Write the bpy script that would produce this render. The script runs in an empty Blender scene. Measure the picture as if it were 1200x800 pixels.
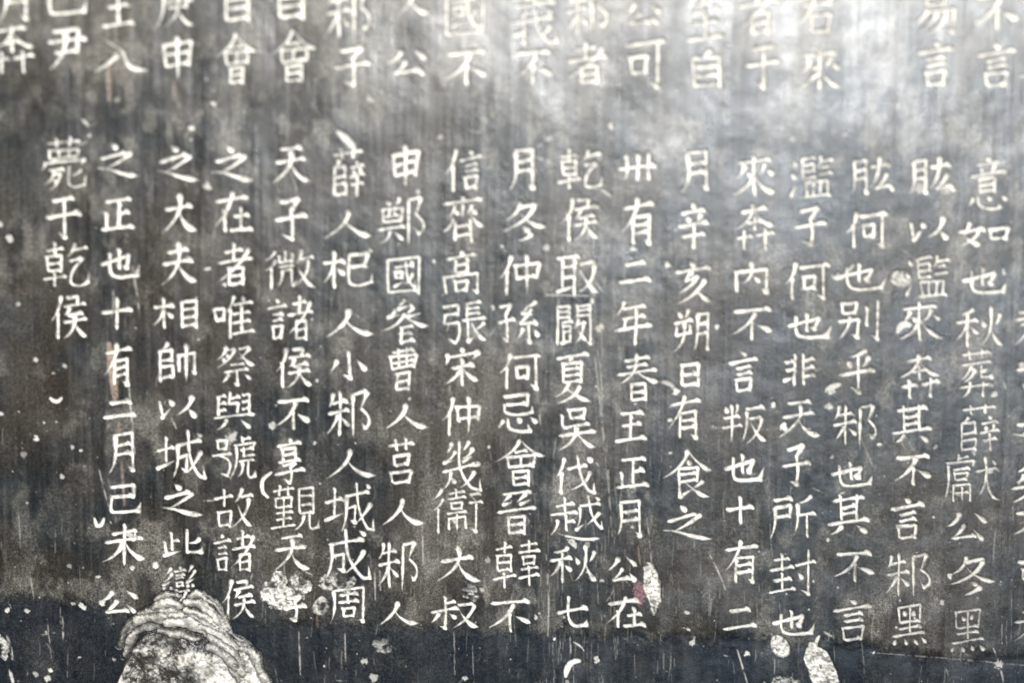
# -*- coding: utf-8 -*-
import bpy, math, time
import numpy as np
T0 = time.time()
rng = np.random.default_rng(7)
scene = bpy.context.scene
COL = scene.collection

# ------------------------------------------------------------------ camera
F_PX = 1650.0                       # focal length in photograph pixels (1200 wide)
S = 0.00046                         # metres of stone per photograph pixel at the centre
DIST = F_PX * S
PITCH = math.radians(4.2)           # looking slightly down
ROLL = math.radians(0.65)
from mathutils import Matrix, Vector
rot = (Matrix.Rotation(math.radians(90) - PITCH, 4, 'X') @ Matrix.Rotation(ROLL, 4, 'Z'))
fwd = (rot.to_3x3() @ Vector((0, 0, -1)))
cam_loc = -fwd * DIST
cam_d = bpy.data.cameras.new('camera')
cam = bpy.data.objects.new('camera', cam_d); COL.objects.link(cam)
cam.matrix_world = Matrix.Translation(cam_loc) @ rot
cam_d.sensor_width = 36.0
cam_d.lens = 36.0 * F_PX / 1200.0
cam_d.clip_start = 0.01; cam_d.clip_end = 50
cam_d.dof.use_dof = True
cam_d.dof.focus_distance = DIST * 1.017
cam_d.dof.aperture_fstop = 0.52
scene.camera = cam

# ------------------------------------------------------------------ world, lamps, exposure
world = bpy.data.worlds.new('World'); scene.world = world
world.use_nodes = True
bg = world.node_tree.nodes['Background']
bg.inputs[0].default_value = (0.80, 0.90, 1.0, 1)
bg.inputs[1].default_value = 0.07

def area(name, loc, target, sx, sy, power, color):
    l = bpy.data.lights.new(name, 'AREA'); l.shape = 'RECTANGLE'
    l.size = sx; l.size_y = sy; l.energy = power; l.color = color
    o = bpy.data.objects.new(name, l); COL.objects.link(o)
    o.location = loc
    o.rotation_euler = (Vector(target) - Vector(loc)).to_track_quat('-Z', 'Y').to_euler()
    return o
# daylight from the high opening behind the viewer (its sheen lies on the upper part of the stone)
area('window_light', (0.42, -2.6, 0.96), (0, 0, 0), 1.30, 0.40, 148, (0.985, 0.99, 0.98))
# side light that grazes the stone from the upper left
area('side_light', (-0.30, -0.52, 1.75), (0, 0, -0.05), 0.40, 0.22, 66, (1.0, 0.965, 0.91))
# narrow bluish gap of sky
area('gap_light', (0.88, -2.4, 0.22), (0, 0, 0.05), 0.08, 0.80, 29.0, (0.72, 0.85, 1.0))

scene.view_settings.view_transform = 'Standard'
scene.view_settings.look = 'None'
scene.view_settings.gamma = 1
scene.view_settings.exposure = 0
scene.cycles.max_bounces = 4

# ------------------------------------------------------------------ brush strokes of each character
# letter = kind of stroke, points in a 100 x 100 box (y down), @X x0 y0 x1 y1 places component X
G = {}
def D(k, v): G[k] = v
D('人','p 48,2 38,48 3,95;n 42,32 60,70 98,92')
D('入','p 42,40 30,65 3,95;n 26,5 50,30 66,78 100,95')
D('大','h 12,40 80,32;p 48,2 46,50 5,95;n 48,42 65,75 98,95')
D('天','h 25,12 75,8;h 12,45 85,37;p 50,12 46,55 5,97;n 50,46 65,78 98,95')
D('夫','h 25,25 75,19;h 12,52 85,44;p 50,2 47,60 5,97;n 50,53 68,80 98,95')
D('不','h 8,10 92,6;p 58,10 40,50 5,80;s 52,38 51,98;d 58,48 94,74')
D('十','h 3,45 97,40;s 50,0 50,100')
D('七','h 3,47 97,35;c 40,0 41,60 55,88 90,88 94,72')
D('二','h 22,15 78,6;h 3,90 97,80')
D('王','h 15,8 85,4;h 20,48 80,43;h 2,95 98,90;s 50,8 50,92')
D('正','h 15,6 88,2;s 52,6 52,92;h 54,48 82,44;s 18,48 20,94;h 2,97 98,91')
D('之','d 40,0 52,16;h 20,44 72,26;p 78,28 52,56 30,72;n 14,70 42,76 98,98')
D('也','k 4,48 70,22 62,60 52,54;s 45,0 45,68;c 22,16 24,75 45,92 88,88 97,52')
D('子','z 22,12 72,5 50,30;c 50,30 56,60 52,94 26,84;h 3,50 97,43')
D('小','k 52,0 52,97 36,84;p 22,32 16,52 4,74;d 72,32 96,72')
D('公','p 34,6 24,30 3,48;d 62,0 94,38;p 46,44 34,66 16,88;h 16,88 72,80;d 66,58 88,96')
D('月','p 22,5 24,65 2,98;k 22,6 85,4 86,96 70,86;h 26,32 82,30;h 24,56 82,54')
D('日','s 10,5 12,98;z 10,6 88,4 88,98;h 14,50 84,48;h 14,92 84,90')
D('目','s 12,5 14,98;z 12,6 86,4 86,98;h 16,34 84,32;h 16,62 84,60;h 16,92 84,90')
D('自','p 58,0 48,10 38,18;@目 5 16 95 100')
D('口','s 8,8 16,95;z 8,10 92,5 82,92;h 16,90 82,86')
D('言','d 42,0 58,10;h 3,26 97,18;h 28,40 74,36;h 28,55 74,51;@口 22 65 80 100')
D('可','h 3,10 97,5;k 78,8 78,98 58,86;@口 14 32 58 72')
D('亻','p 85,0 60,35 0,58;s 58,35 58,100')
D('何','@亻 0 0 32 100;@可 30 5 100 100')
D('中','s 6,25 12,65;z 6,27 94,22 86,60;h 12,60 86,56;t 50,0 50,100')
D('仲','@亻 0 0 32 100;@中 34 0 100 100')
D('申','s 6,18 12,68;z 6,20 94,15 86,66;h 10,42 88,38;h 12,66 86,62;t 50,0 50,100')
D('侯','@亻 0 0 36 100;z 48,6 74,3 72,20;h 36,26 96,20;p 52,28 46,40 38,47;h 48,46 88,42;h 36,64 98,58;p 66,46 60,78 34,100;n 66,62 78,82 100,98')
D('信','@亻 0 0 32 100;@言 34 4 100 98')
D('戈','h 3,34 75,26;c 40,0 50,50 75,90 96,97 96,70;p 82,42 60,70 18,90;d 72,2 88,16')
D('伐','@亻 0 5 32 100;@戈 30 0 100 100')
D('以','z 8,24 16,80;q 12,92 36,50;d 30,14 42,38;p 86,0 76,45 46,84;d 76,50 98,94')
D('土','h 18,38 82,34;s 50,0 50,92;h 0,97 100,92')
D('在','h 5,24 85,16;p 50,0 36,45 2,85;s 30,45 30,100;@土 42 40 98 98')
D('者','h 22,20 72,15;s 47,0 47,40;h 3,45 98,38;p 88,12 60,50 2,90;@日 32 56 78 100')
D('有','h 3,22 97,16;p 45,0 36,35 2,72;s 34,42 32,98;k 34,42 80,39 80,98 66,90;h 36,60 78,58;h 36,76 78,74')
D('肱','@月 0 5 42 100;h 46,28 88,24;p 66,0 60,50 42,90;p 84,45 72,70 56,86;h 56,88 90,82;d 86,68 98,98')
D('女','p 45,0 30,45 12,62;d 14,60 80,98;p 78,30 60,70 3,98;h 0,38 100,30')
D('如','@女 0 0 52 100;@口 58 28 100 78')
D('禾','p 75,4 55,14 20,18;h 2,38 95,32;s 50,12 50,100;p 48,40 30,62 2,80;d 56,48 92,68')
D('火','d 12,30 24,50;p 88,22 78,38 66,46;p 50,0 46,60 4,98;n 50,50 68,80 100,98')
D('秋','@禾 0 0 50 100;@火 48 0 100 100')
D('艹','s 28,5 32,95;s 70,0 66,90;h 2,48 98,40')
D('廾','h 0,35 100,28;p 32,0 30,60 10,100;s 70,0 70,100')
D('葬','@艹 8 0 92 20;h 10,32 90,27;p 38,32 26,50 8,62;z 32,42 48,40;p 48,40 34,58 14,68;k 64,34 64,58 90,60 92,50;q 62,48 86,40;@廾 3 66 97 100')
D('辛','d 44,0 56,8;h 12,20 88,15;d 28,26 38,38;p 72,24 68,34 62,40;h 3,48 97,42;h 15,70 85,65;s 50,46 50,100')
D('薛','@艹 5 0 95 22;p 26,24 20,32 10,36;s 12,36 12,98;z 12,38 42,36 42,60;h 14,60 42,58;z 12,74 44,72 44,94;h 14,94 44,92;@辛 52 26 100 100')
D('犬','h 5,34 90,28;p 46,0 44,55 2,97;n 48,38 65,80 100,97;d 68,8 84,20')
D('獻','s 28,0 28,14;h 28,8 46,5;z 6,18 56,14 52,24;p 8,18 10,60 0,100;h 16,32 48,29;@口 18 38 46 54;s 18,64 18,100;z 18,64 48,62 48,98;h 22,80 44,79;t 33,66 33,98;@犬 54 5 100 100')
D('冬','p 38,0 28,25 5,45;z 34,14 72,10;p 72,10 50,45 2,70;n 38,28 60,52 100,66;d 42,64 58,74;p 64,80 50,90 34,98')
D('黑','s 18,5 22,45;z 18,6 82,3 78,44;d 32,14 40,26;d 64,12 60,26;h 22,44 78,41;s 50,5 50,72;h 18,58 82,54;h 2,76 98,71;d 14,84 6,98;d 34,84 40,98;d 58,83 68,97;d 80,82 96,98')
D('氵','d 20,0 80,18;d 0,36 60,52;q 10,100 90,66')
D('皿','s 10,8 16,90;z 10,10 88,6 84,88;s 36,10 38,88;s 62,10 61,88;h 0,96 100,91')
D('監','s 8,5 10,52;h 8,6 45,3;h 10,20 42,18;s 40,20 40,36;h 10,36 42,34;h 8,52 46,50;p 62,2 58,18 50,28;h 60,16 95,12;h 62,30 84,27;h 56,45 92,42;@皿 8 58 92 100')
D('濫','@氵 0 5 18 95;@監 22 0 100 100')
D('來','h 12,18 88,13;p 28,24 22,42 8,52;d 30,36 42,50;p 74,22 68,38 60,46;d 74,34 92,48;s 50,0 50,100;p 48,52 30,76 2,92;n 52,50 70,76 100,92')
D('奔','h 18,16 80,10;p 48,0 38,32 2,52;n 50,16 66,36 100,50;h 32,40 68,37;s 50,28 50,58;h 6,72 44,68;s 26,56 26,98;h 54,70 98,65;s 76,55 76,100')
D('其','h 12,14 88,9;s 30,0 32,68;s 70,0 68,68;h 32,32 68,30;h 32,50 68,48;h 0,72 100,66;p 32,78 22,90 8,98;d 66,78 90,98')
D('朱','p 26,6 20,22 6,36;h 18,26 84,21;h 0,50 98,43;s 52,0 52,100;p 48,52 30,72 0,92;d 58,56 96,78')
D('阝','h 8,4 80,0;p 80,0 64,18 46,36;c 50,34 88,50 92,66 70,76 52,64;t 8,2 8,100')
D('邾','@朱 0 0 54 92;@阝 58 6 100 100')
D('別','@口 8 0 50 32;k 6,50 50,46 46,92 30,84;p 28,36 24,70 0,98;s 68,14 68,66;k 92,0 92,98 76,86')
D('乎','p 72,2 50,12 28,14;d 22,24 34,38;p 80,20 72,34 64,40;h 0,56 100,50;k 52,12 52,98 34,86')
D('非','s 34,0 32,100;s 64,0 64,100;h 2,25 34,23;h 4,50 34,48;q 0,82 36,70;h 64,24 98,20;h 64,48 96,44;h 64,72 100,68')
D('所','h 6,8 46,4;z 10,24 44,22 42,48;h 10,48 42,46;p 10,22 10,65 0,98;p 92,4 78,14 62,18;p 60,18 60,60 50,95;h 62,46 100,42;s 82,44 82,100')
D('圭','h 18,16 80,12;s 50,0 50,42;h 4,40 96,34;h 18,66 82,62;s 50,46 50,92;h 0,97 100,90')
D('封','@圭 0 5 56 95;h 54,34 100,28;k 82,0 82,98 66,88;d 60,48 70,62')
D('內','s 8,28 8,98;k 8,30 92,26 92,97 76,88;p 50,0 50,40 26,70;d 54,44 74,68')
D('半','d 18,4 30,22;p 82,2 74,16 64,24;h 12,36 88,31;h 0,60 100,54;t 50,0 50,100')
D('反','h 12,6 90,2;p 18,6 18,55 0,98;h 28,32 80,30;p 80,30 62,70 18,100;n 34,44 60,76 100,98')
D('叛','@半 0 0 46 100;@反 46 10 100 100')
D('亥','d 40,0 54,12;h 0,26 100,18;p 48,26 34,40 26,50;h 28,48 56,42;p 62,36 40,60 8,76;p 84,46 50,80 4,100;n 54,62 74,84 100,98')
D('朔','d 12,4 24,18;p 42,0 36,14 30,20;h 2,30 52,25;z 10,40 10,58 48,55;s 46,38 46,56;p 30,28 28,70 4,98;@月 56 8 100 100')
D('食','p 48,0 34,30 0,55;n 50,4 72,32 100,48;d 46,22 52,32;z 30,40 68,38 66,66;h 32,52 66,50;h 32,66 66,64;k 30,40 32,97 58,82;p 78,68 70,74 58,80;n 46,68 66,88 92,100')
D('卅','h 0,52 100,42;p 22,6 24,60 14,95;s 50,0 50,98;s 78,0 78,98')
D('年','p 26,0 20,14 8,28;h 20,16 82,11;h 22,38 80,34;s 28,38 28,58;h 0,62 100,55;s 56,14 56,100')
D('春','h 20,14 78,9;h 26,28 74,24;h 2,43 98,37;p 46,0 40,40 0,66;n 54,42 72,54 100,62;@日 32 62 74 100')
D('龺','h 14,16 84,12;s 50,0 50,26;@日 14 28 86 64;h 0,80 100,74;s 50,66 50,100')
D('乾','@龺 0 0 52 100;p 68,4 62,22 50,34;h 64,20 96,15;h 58,42 86,38;c 86,38 66,62 62,90 80,97 98,92 100,70')
D('取','h 0,8 54,4;s 14,8 14,80;s 42,6 42,100;h 14,30 42,28;h 14,52 42,50;q 0,86 52,70;h 54,24 88,20;p 88,20 76,64 48,92;n 56,38 76,74 100,94')
D('闞','s 6,2 4,98;z 6,3 40,1 40,28;h 8,15 38,14;h 8,28 38,27;s 60,1 60,28;k 60,2 96,0 96,97 84,92;h 62,14 94,13;h 62,27 94,26;h 16,42 44,39;s 22,42 20,88;z 22,52 40,51 40,88;h 22,64 38,63;q 14,92 46,84;p 62,36 58,50 52,58;h 58,48 84,45;p 76,48 68,78 50,94;d 60,60 84,92')
D('夏','h 6,6 96,1;z 26,18 74,16 74,56;s 26,18 26,58;h 28,30 72,29;h 28,42 72,41;h 28,56 72,55;p 50,6 44,12 40,16;p 40,58 26,76 2,86;p 72,64 50,88 8,100;n 32,68 60,84 100,99')
D('吳','@口 26 0 74 26;s 12,14 12,44;h 12,46 84,38;h 0,66 100,58;p 50,44 40,76 4,100;n 52,62 72,84 100,98')
D('越','h 10,18 46,14;s 28,0 28,36;h 2,38 52,33;s 30,38 30,78;h 30,54 46,52;p 16,50 12,70 2,86;n 8,74 40,92 100,98;h 54,22 94,17;p 56,22 56,50 50,72;q 48,78 66,62;c 72,0 76,40 86,66 96,76 97,58;p 92,38 82,52 68,66;d 84,2 92,10')
D('系','p 84,2 60,10 30,14;z 44,16 24,32 60,32;z 62,22 22,54 80,52;d 70,42 84,58;k 52,54 52,98 40,90;p 28,66 20,78 6,90;d 72,66 94,88')
D('孫','@子 0 0 42 100;@系 44 0 100 100')
D('心','p 14,14 12,34 4,60;c 26,12 32,66 58,92 82,84 76,46;d 48,0 60,30;d 82,5 98,40')
D('忌','z 18,4 78,0 76,24;h 20,26 76,23;c 20,26 20,44 50,50 86,48 90,32;@心 0 58 100 100')
D('會','p 48,0 34,24 0,46;n 50,4 72,28 100,40;h 36,28 62,26;s 24,38 26,62;z 24,38 78,36 76,60;s 50,38 50,60;h 26,61 76,59;@日 30 68 70 100')
D('晉','h 12,6 88,2;p 34,8 24,18 14,26;q 16,32 38,24;p 70,8 60,18 52,26;q 54,32 84,22;h 2,48 98,42;@日 26 58 74 100')
D('韋','h 10,12 90,8;s 50,0 50,28;h 0,28 100,24;@口 18 34 82 52;h 8,64 92,60;h 0,82 100,76;s 50,54 50,100')
D('韓','@龺 0 0 50 100;@韋 54 0 100 100')
D('齊','d 46,0 54,8;h 6,16 96,10;p 32,20 26,34 16,42;d 30,28 38,38;t 50,18 50,46;p 72,20 66,32 58,38;d 68,26 80,40;p 28,42 22,60 0,74;n 66,36 80,54 100,66;s 32,52 30,94;s 68,50 70,100;h 34,64 66,62;h 34,82 66,80')
D('高','d 46,0 54,8;h 10,18 90,12;s 34,20 34,50;s 66,18 66,48;h 36,34 64,33;h 34,50 68,48;s 6,58 10,98;k 6,58 94,54 90,98 80,92;@口 30 68 70 94')
D('張','z 4,8 38,5 36,28;h 8,28 36,27;s 8,28 4,52;h 6,50 38,47;c 38,47 38,80 30,98 12,86;h 56,4 86,1;h 56,17 84,15;h 56,30 84,28;s 56,2 56,44;h 44,46 100,40;k 58,48 58,97 76,82;p 92,54 84,62 74,68;n 66,50 80,78 100,98')
D('宋','d 44,0 54,12;p 8,20 8,30 2,42;k 8,22 96,16 84,34;h 20,52 84,46;s 50,28 50,100;p 48,52 30,74 0,92;n 52,52 70,72 100,88')
D('幾','p 26,4 20,14 12,20;p 34,18 22,32 6,38;q 6,42 34,34;p 68,2 62,12 54,18;p 78,14 66,28 52,34;q 52,40 78,30;h 0,58 92,48;p 22,58 18,80 0,96;d 22,68 34,82;c 44,0 48,50 70,90 96,98 94,74;p 82,62 66,80 46,92;d 84,40 94,48')
D('衛','p 22,0 14,14 2,22;p 24,22 14,38 0,48;s 14,40 14,100;h 34,10 66,7;s 48,0 48,22;@口 36 30 64 46;h 30,24 70,20;h 30,56 70,53;s 34,66 34,92;z 34,66 66,64 66,90;t 50,56 50,100;h 76,16 96,13;h 74,36 100,32;k 88,36 88,98 76,90')
D('叔','s 30,0 30,46;h 32,22 52,19;h 0,46 58,38;k 30,42 30,97 20,90;p 16,54 12,66 2,80;d 40,54 54,70;h 56,30 90,26;p 90,26 76,68 46,96;n 58,42 76,76 100,96')
D('鄭','d 16,2 24,12;p 46,0 42,8 36,14;z 8,22 52,20 50,46;s 8,22 10,48;s 24,20 22,34;s 36,20 36,34;h 12,36 48,35;h 12,47 50,45;h 0,64 58,58;p 24,68 16,84 2,92;d 34,68 54,88;@阝 62 2 100 100')
D('國','s 4,3 5,98;z 4,4 96,2 95,100;h 6,94 94,92;h 20,26 80,22;@口 24 38 48 56;q 20,78 54,66;c 56,14 60,50 74,76 86,82 86,66;p 78,46 68,62 54,72;d 68,12 78,20')
D('參','p 50,0 42,8 34,14;q 34,18 62,12;d 58,6 66,16;p 28,20 22,28 12,34;q 12,38 38,32;p 68,18 60,26 54,32;q 54,38 84,30;p 50,30 30,54 0,66;n 50,34 72,52 100,60;h 38,62 66,59;h 36,76 64,73;s 42,60 42,98;h 38,94 68,90')
D('曹','h 10,10 90,5;s 36,0 38,46;s 64,0 62,46;s 4,20 10,48;z 4,20 96,16 90,46;h 8,34 92,31;h 8,47 92,44;@日 20 56 80 100')
D('莒','@艹 5 0 95 26;@口 18 34 82 60;@口 8 70 92 100')
D('木','h 2,32 96,26;s 50,0 50,100;p 48,34 30,62 0,84;d 58,44 96,64')
D('杞','@木 0 0 46 100;z 56,14 90,10 86,42;h 56,44 88,40;c 54,14 54,80 70,92 98,86 100,62')
D('成','h 8,28 88,20;p 14,26 14,66 0,98;k 18,52 42,48 40,80 26,76;c 46,0 54,52 78,92 98,98 96,74;p 88,42 70,66 44,86;d 74,2 88,12')
D('城','h 0,36 38,30;s 20,8 20,66;q 0,76 42,58;@成 34 0 100 100')
D('周','p 10,6 14,60 0,98;k 10,6 92,2 92,98 80,90;h 26,22 76,19;s 50,10 50,42;h 22,42 80,38;@口 32 56 72 82')
D('微','p 22,2 14,16 2,24;p 24,24 14,42 0,50;s 14,42 14,100;s 42,2 42,28;s 30,14 30,30;h 30,30 56,28;s 56,10 56,30;h 30,42 58,39;p 36,52 34,78 26,92;h 36,52 54,50;c 54,50 54,80 58,90 64,76;p 74,2 70,22 60,36;h 70,24 98,19;p 88,24 80,66 56,96;n 66,38 80,74 100,96')
D('諸','@言 0 4 42 96;@者 42 0 100 100')
D('享','d 44,0 54,10;h 8,18 90,12;s 30,24 30,52;z 30,24 70,22 70,50;h 32,38 68,37;h 12,54 86,50;z 30,60 68,57 52,68;h 0,80 100,73;c 52,68 56,84 50,99 32,90')
D('覲','h 4,12 50,8;s 18,0 18,22;s 36,0 36,22;z 10,28 44,26 42,46;s 10,28 12,46;h 12,46 42,44;s 27,22 27,90;h 8,60 46,57;h 10,74 44,71;h 0,92 54,86;s 60,8 60,64;z 60,8 88,6 88,62;h 62,26 86,25;h 62,44 86,43;h 62,62 86,61;p 68,66 64,86 48,98;c 80,64 80,88 86,96 98,93 100,76')
D('唯','@口 0 26 26 56;p 48,0 42,22 28,40;s 40,28 40,100;d 66,0 72,12;h 44,22 96,17;h 42,44 90,40;h 42,64 90,60;h 40,90 100,84;s 68,20 68,86')
D('祭','p 26,2 18,20 2,36;h 22,12 46,10;p 46,10 32,34 0,56;d 22,20 30,28;d 14,30 22,38;h 56,10 84,8;p 84,8 72,26 56,38;n 54,14 74,40 100,54;h 34,50 70,47;h 18,66 84,61;k 52,64 52,98 40,92;p 30,72 24,82 14,90;d 68,72 86,88')
D('與','s 14,6 14,62;s 86,4 86,62;h 14,8 30,6;h 16,28 30,26;h 16,46 30,44;z 42,0 40,30 60,28 58,54;h 42,14 64,12;h 70,8 86,6;h 70,27 86,25;h 70,45 86,43;h 0,68 100,61;p 34,74 26,88 10,98;d 64,74 90,98')
D('號','@口 10 4 38 28;h 0,42 46,37;c 18,42 40,58 36,90 18,84;s 70,0 70,14;h 70,8 88,5;z 54,20 100,15 94,28;p 56,20 56,64 42,100;h 64,34 94,30;z 74,26 72,46 96,44;h 62,60 96,56;p 70,62 68,84 56,98;c 84,60 84,90 88,96 98,94 100,80')
D('故','h 0,24 48,19;s 24,0 24,46;@口 6 52 46 96;p 70,0 64,20 50,38;h 66,22 98,17;p 86,22 76,64 44,98;n 58,40 74,74 100,98')
D('相','@木 0 0 46 100;@目 56 12 98 96')
D('帥','p 28,0 22,10 14,14;s 12,14 12,96;z 12,18 40,16 40,42;h 14,42 40,40;z 14,58 42,56 42,84;h 14,86 42,83;s 56,28 56,74;k 56,30 94,26 94,76 84,70;t 75,0 75,100')
D('此','s 22,2 22,84;s 6,40 8,92;h 24,42 42,38;q 0,99 52,78;c 62,0 62,80 68,90 98,90 100,68;p 94,36 84,44 66,50')
D('變','d 48,0 54,6;h 32,12 68,9;h 38,22 62,20;h 38,31 62,29;@口 38 38 62 50;p 22,2 16,12 8,18;p 28,14 16,30 4,36;q 4,42 28,34;d 8,46 4,54;d 20,46 24,54;p 86,0 80,10 72,16;p 94,12 82,28 70,34;q 70,40 94,32;d 74,44 72,52;d 86,44 90,52;p 40,56 30,70 6,80;h 38,64 78,60;p 70,62 50,88 4,100;n 36,70 60,88 100,99')
D('己','z 14,6 80,2 78,36;h 16,40 78,36;c 14,40 14,84 34,96 92,92 98,60')
D('未','h 18,24 80,18;h 4,44 96,37;s 50,0 50,100;p 48,44 30,72 0,88;n 52,44 70,70 100,86')
D('薨','@艹 10 0 90 18;s 18,24 20,40;z 18,24 82,22 80,38;s 38,24 39,38;s 62,24 61,38;h 18,41 82,38;p 6,48 6,54 0,60;k 6,48 96,44 88,56;h 16,60 48,57;p 30,60 20,78 4,88;h 28,70 44,68;p 44,68 30,92 8,100;d 26,76 34,84;c 62,56 62,86 72,96 98,92 100,72;p 90,62 80,70 64,74')
D('于','h 18,10 80,5;h 0,48 100,41;k 52,8 52,98 34,86')
D('君','z 16,8 80,5 78,36;h 2,24 98,18;h 18,38 78,35;p 46,2 36,50 2,84;@口 32 54 82 98')
D('矣','p 46,2 34,14 18,24;d 60,4 78,20;p 30,32 24,44 12,50;h 26,42 84,37;h 2,62 98,55;p 50,42 40,76 2,98;n 52,62 70,82 100,98')
D('至','h 8,8 92,3;p 48,8 34,24 16,36;q 16,40 72,30;d 66,20 82,40;h 18,62 82,58;s 50,40 50,92;h 0,97 100,91')
D('義','d 28,0 36,10;p 72,0 66,8 60,12;h 18,14 82,10;h 24,26 76,22;s 50,12 50,38;h 4,38 96,33;p 34,44 26,52 10,56;h 2,64 96,58;k 28,50 28,97 16,90;q 6,84 46,72;c 52,42 60,76 80,96 98,99 96,78;p 84,70 70,84 52,92;d 78,44 88,52')
D('易','@日 24 0 76 40;p 30,46 22,60 2,74;k 26,52 92,48 86,97 70,90;p 52,54 40,74 12,90;p 74,52 62,80 34,98')
D('庚','d 46,0 54,8;h 14,18 92,12;p 16,18 16,66 0,98;z 30,32 80,30 78,56;h 24,44 94,41;h 32,56 78,54;p 56,22 50,70 20,98;n 56,60 72,82 100,98')
D('巴','z 14,6 84,2 82,44;s 48,6 48,42;h 16,46 82,42;c 14,6 14,84 34,96 92,92 98,60')
D('尹','z 20,12 78,8 76,60;h 2,36 100,30;h 20,60 76,57;p 44,10 42,60 6,98')
D('肀','s 50,0 50,100')

# where each character stands: x0 x1 y0 y1 in photograph pixels, optional depth factor
P = '''
君 1186 1236 360 410 .5|言 1188 1234 420 465 .5|之 1186 1238 482 518 .9|矣 1184 1236 540 590 .9|不 1186 1234 597 632|可 1190 1236 652 690 .8|者 1186 1236 705 755 .45
意 1134 1181 183 246|如 1121 1183 258 290|也 1127 1182 311 344|秋 1119 1177 357 408|葬 1122 1166 408 467|薛 1124 1172 472 530|獻 1104 1173 531 590|公 1106 1158 597 634 .6|冬 1111 1170 650 698|黑 1112 1156 712 765 .42
肱 1064 1120 182 228|以 1066 1112 253 283|濫 1060 1113 299 349|來 1050 1107 351 402|奔 1053 1103 412 468|其 1043 1094 472 520|不 1047 1092 531 570|言 1041 1085 582 632|邾 1037 1090 646 702|黑 1045 1087 707 756
肱 996 1048 182 228|何 989 1042 246 292|也 980 1040 307 340|別 979 1030 351 400|乎 981 1028 408 460|邾 975 1028 472 526|也 974 1025 539 570|其 968 1022 577 627|不 976 1025 644 683|言 974 1024 700 751
濫 925 977 182 232|子 929 971 242 288|何 917 974 306 353|也 922 975 365 397|非 918 956 412 454|天 911 964 468 514|子 915 951 520 569|所 902 957 580 632|封 899 959 643 696|也 905 957 713 744
來 858 912 180 232|奔 859 910 237 294|內 861 900 305 344|不 855 906 360 400|言 852 891 411 460|叛 844 900 472 520|也 849 897 530 564|十 849 886 579 616|有 848 891 630 684|二 844 890 711 738
月 797 829 176 226|辛 793 832 237 294|亥 790 835 304 357|朔 788 831 361 413|日 797 820 424 454|有 783 824 460 515|食 776 838 524 583|之 776 837 590 632
卅 722 772 178 214|有 728 769 229 287|二 723 765 305 333|年 718 767 352 407|春 720 774 412 471|王 719 760 480 518|正 721 762 534 572|月 719 751 584 631|公 712 748 650 682|在 709 758 696 737
乾 652 708 174 223|侯 656 703 231 284|取 651 704 298 349|闞 652 693 355 406|夏 648 694 413 474|吳 652 700 477 528|伐 647 698 532 580|越 644 709 580 631|秋 643 702 636 684|七 650 691 697 734
月 596 626 173 224|冬 590 643 234 284|仲 584 633 297 346|孫 582 633 351 401|何 583 636 412 457|忌 583 630 460 507|會 580 641 512 570|晉 581 631 573 626|韓 576 634 631 689|不 571 624 701 742
信 521 567 173 225|齊 516 569 228 286|高 520 562 292 346|張 519 572 352 402|宋 520 563 405 454|仲 517 564 463 511|幾 516 564 516 576|衛 504 567 571 626|大 511 566 638 683|叔 503 563 696 737
申 459 492 168 224|鄭 443 497 230 289|國 454 492 299 346|參 446 504 350 404|曹 456 489 406 459|人 449 504 471 504|莒 454 487 512 568|人 446 501 581 616|邾 442 490 631 695|人 442 492 702 734
薛 389 429 172 231|人 379 440 243 281|杞 377 438 292 340|人 381 440 360 396|小 385 431 411 444|邾 382 434 456 516|人 381 443 524 562|城 379 439 564 623|成 379 435 619 681|周 385 427 686 732
天 317 367 171 216|子 320 362 231 281|微 308 371 292 341|諸 313 368 344 399|侯 321 367 406 456|不 322 364 466 505|享 320 359 511 566|覲 316 375 567 622|天 317 367 625 671|子 330 360 696 728 .7
之 247 303 169 213|在 249 298 222 274|者 252 298 283 336|唯 251 300 345 398|祭 253 301 404 451|與 248 300 459 504|號 247 301 510 562|故 250 299 570 619|諸 249 301 620 670|侯 257 301 678 727
之 182 238 168 213|大 189 234 225 275|夫 186 234 281 335|相 178 232 346 388|帥 186 230 400 449|以 186 232 462 491|城 182 241 504 562|之 187 241 565 605|此 189 238 620 652|變 191 232 662 712 .8
之 113 167 166 208|正 117 160 231 271|也 119 166 290 326|十 117 158 346 389|有 121 156 400 453|二 118 162 468 491|月 126 157 505 555|己 129 166 566 602|未 119 172 611 664|公 114 164 688 720
薨 48 102 160 225|于 53 96 230 279|乾 49 106 283 338|侯 57 104 345 399
不 1140 1194 -8 36|言 1142 1192 50 103
易 1072 1120 -15 40|言 1073 1119 47 102
君 930 985 -15 40|來 934 988 55 108
者 862 915 -22 42|于 872 916 52 104
至 802 852 -8 50|自 811 845 58 104
公 728 776 2 30|可 730 782 46 102
邾 662 712 -15 46|者 662 714 48 99
義 600 653 -22 52|不 600 648 58 100
國 522 568 -15 44|不 520 572 58 101
人 464 506 -14 20|公 453 502 55 90
邾 382 434 -16 50|子 390 436 54 101
自 326 356 -24 24|會 315 374 33 97
自 264 293 -24 27|會 252 303 37 99
庚 182 230 -22 34|申 191 226 40 96
王 118 160 -14 33|入 110 178 48 86
巴 58 104 -32 18|尹 54 104 32 84
月 -2 32 -26 26|奔 -12 42 26 88
'''
D('意','d 44,0 56,8;h 20,14 82,10;d 34,18 38,26;p 68,16 64,24 58,28;h 4,34 98,29;@日 26 38 74 66;@心 0 72 100 100')

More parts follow.
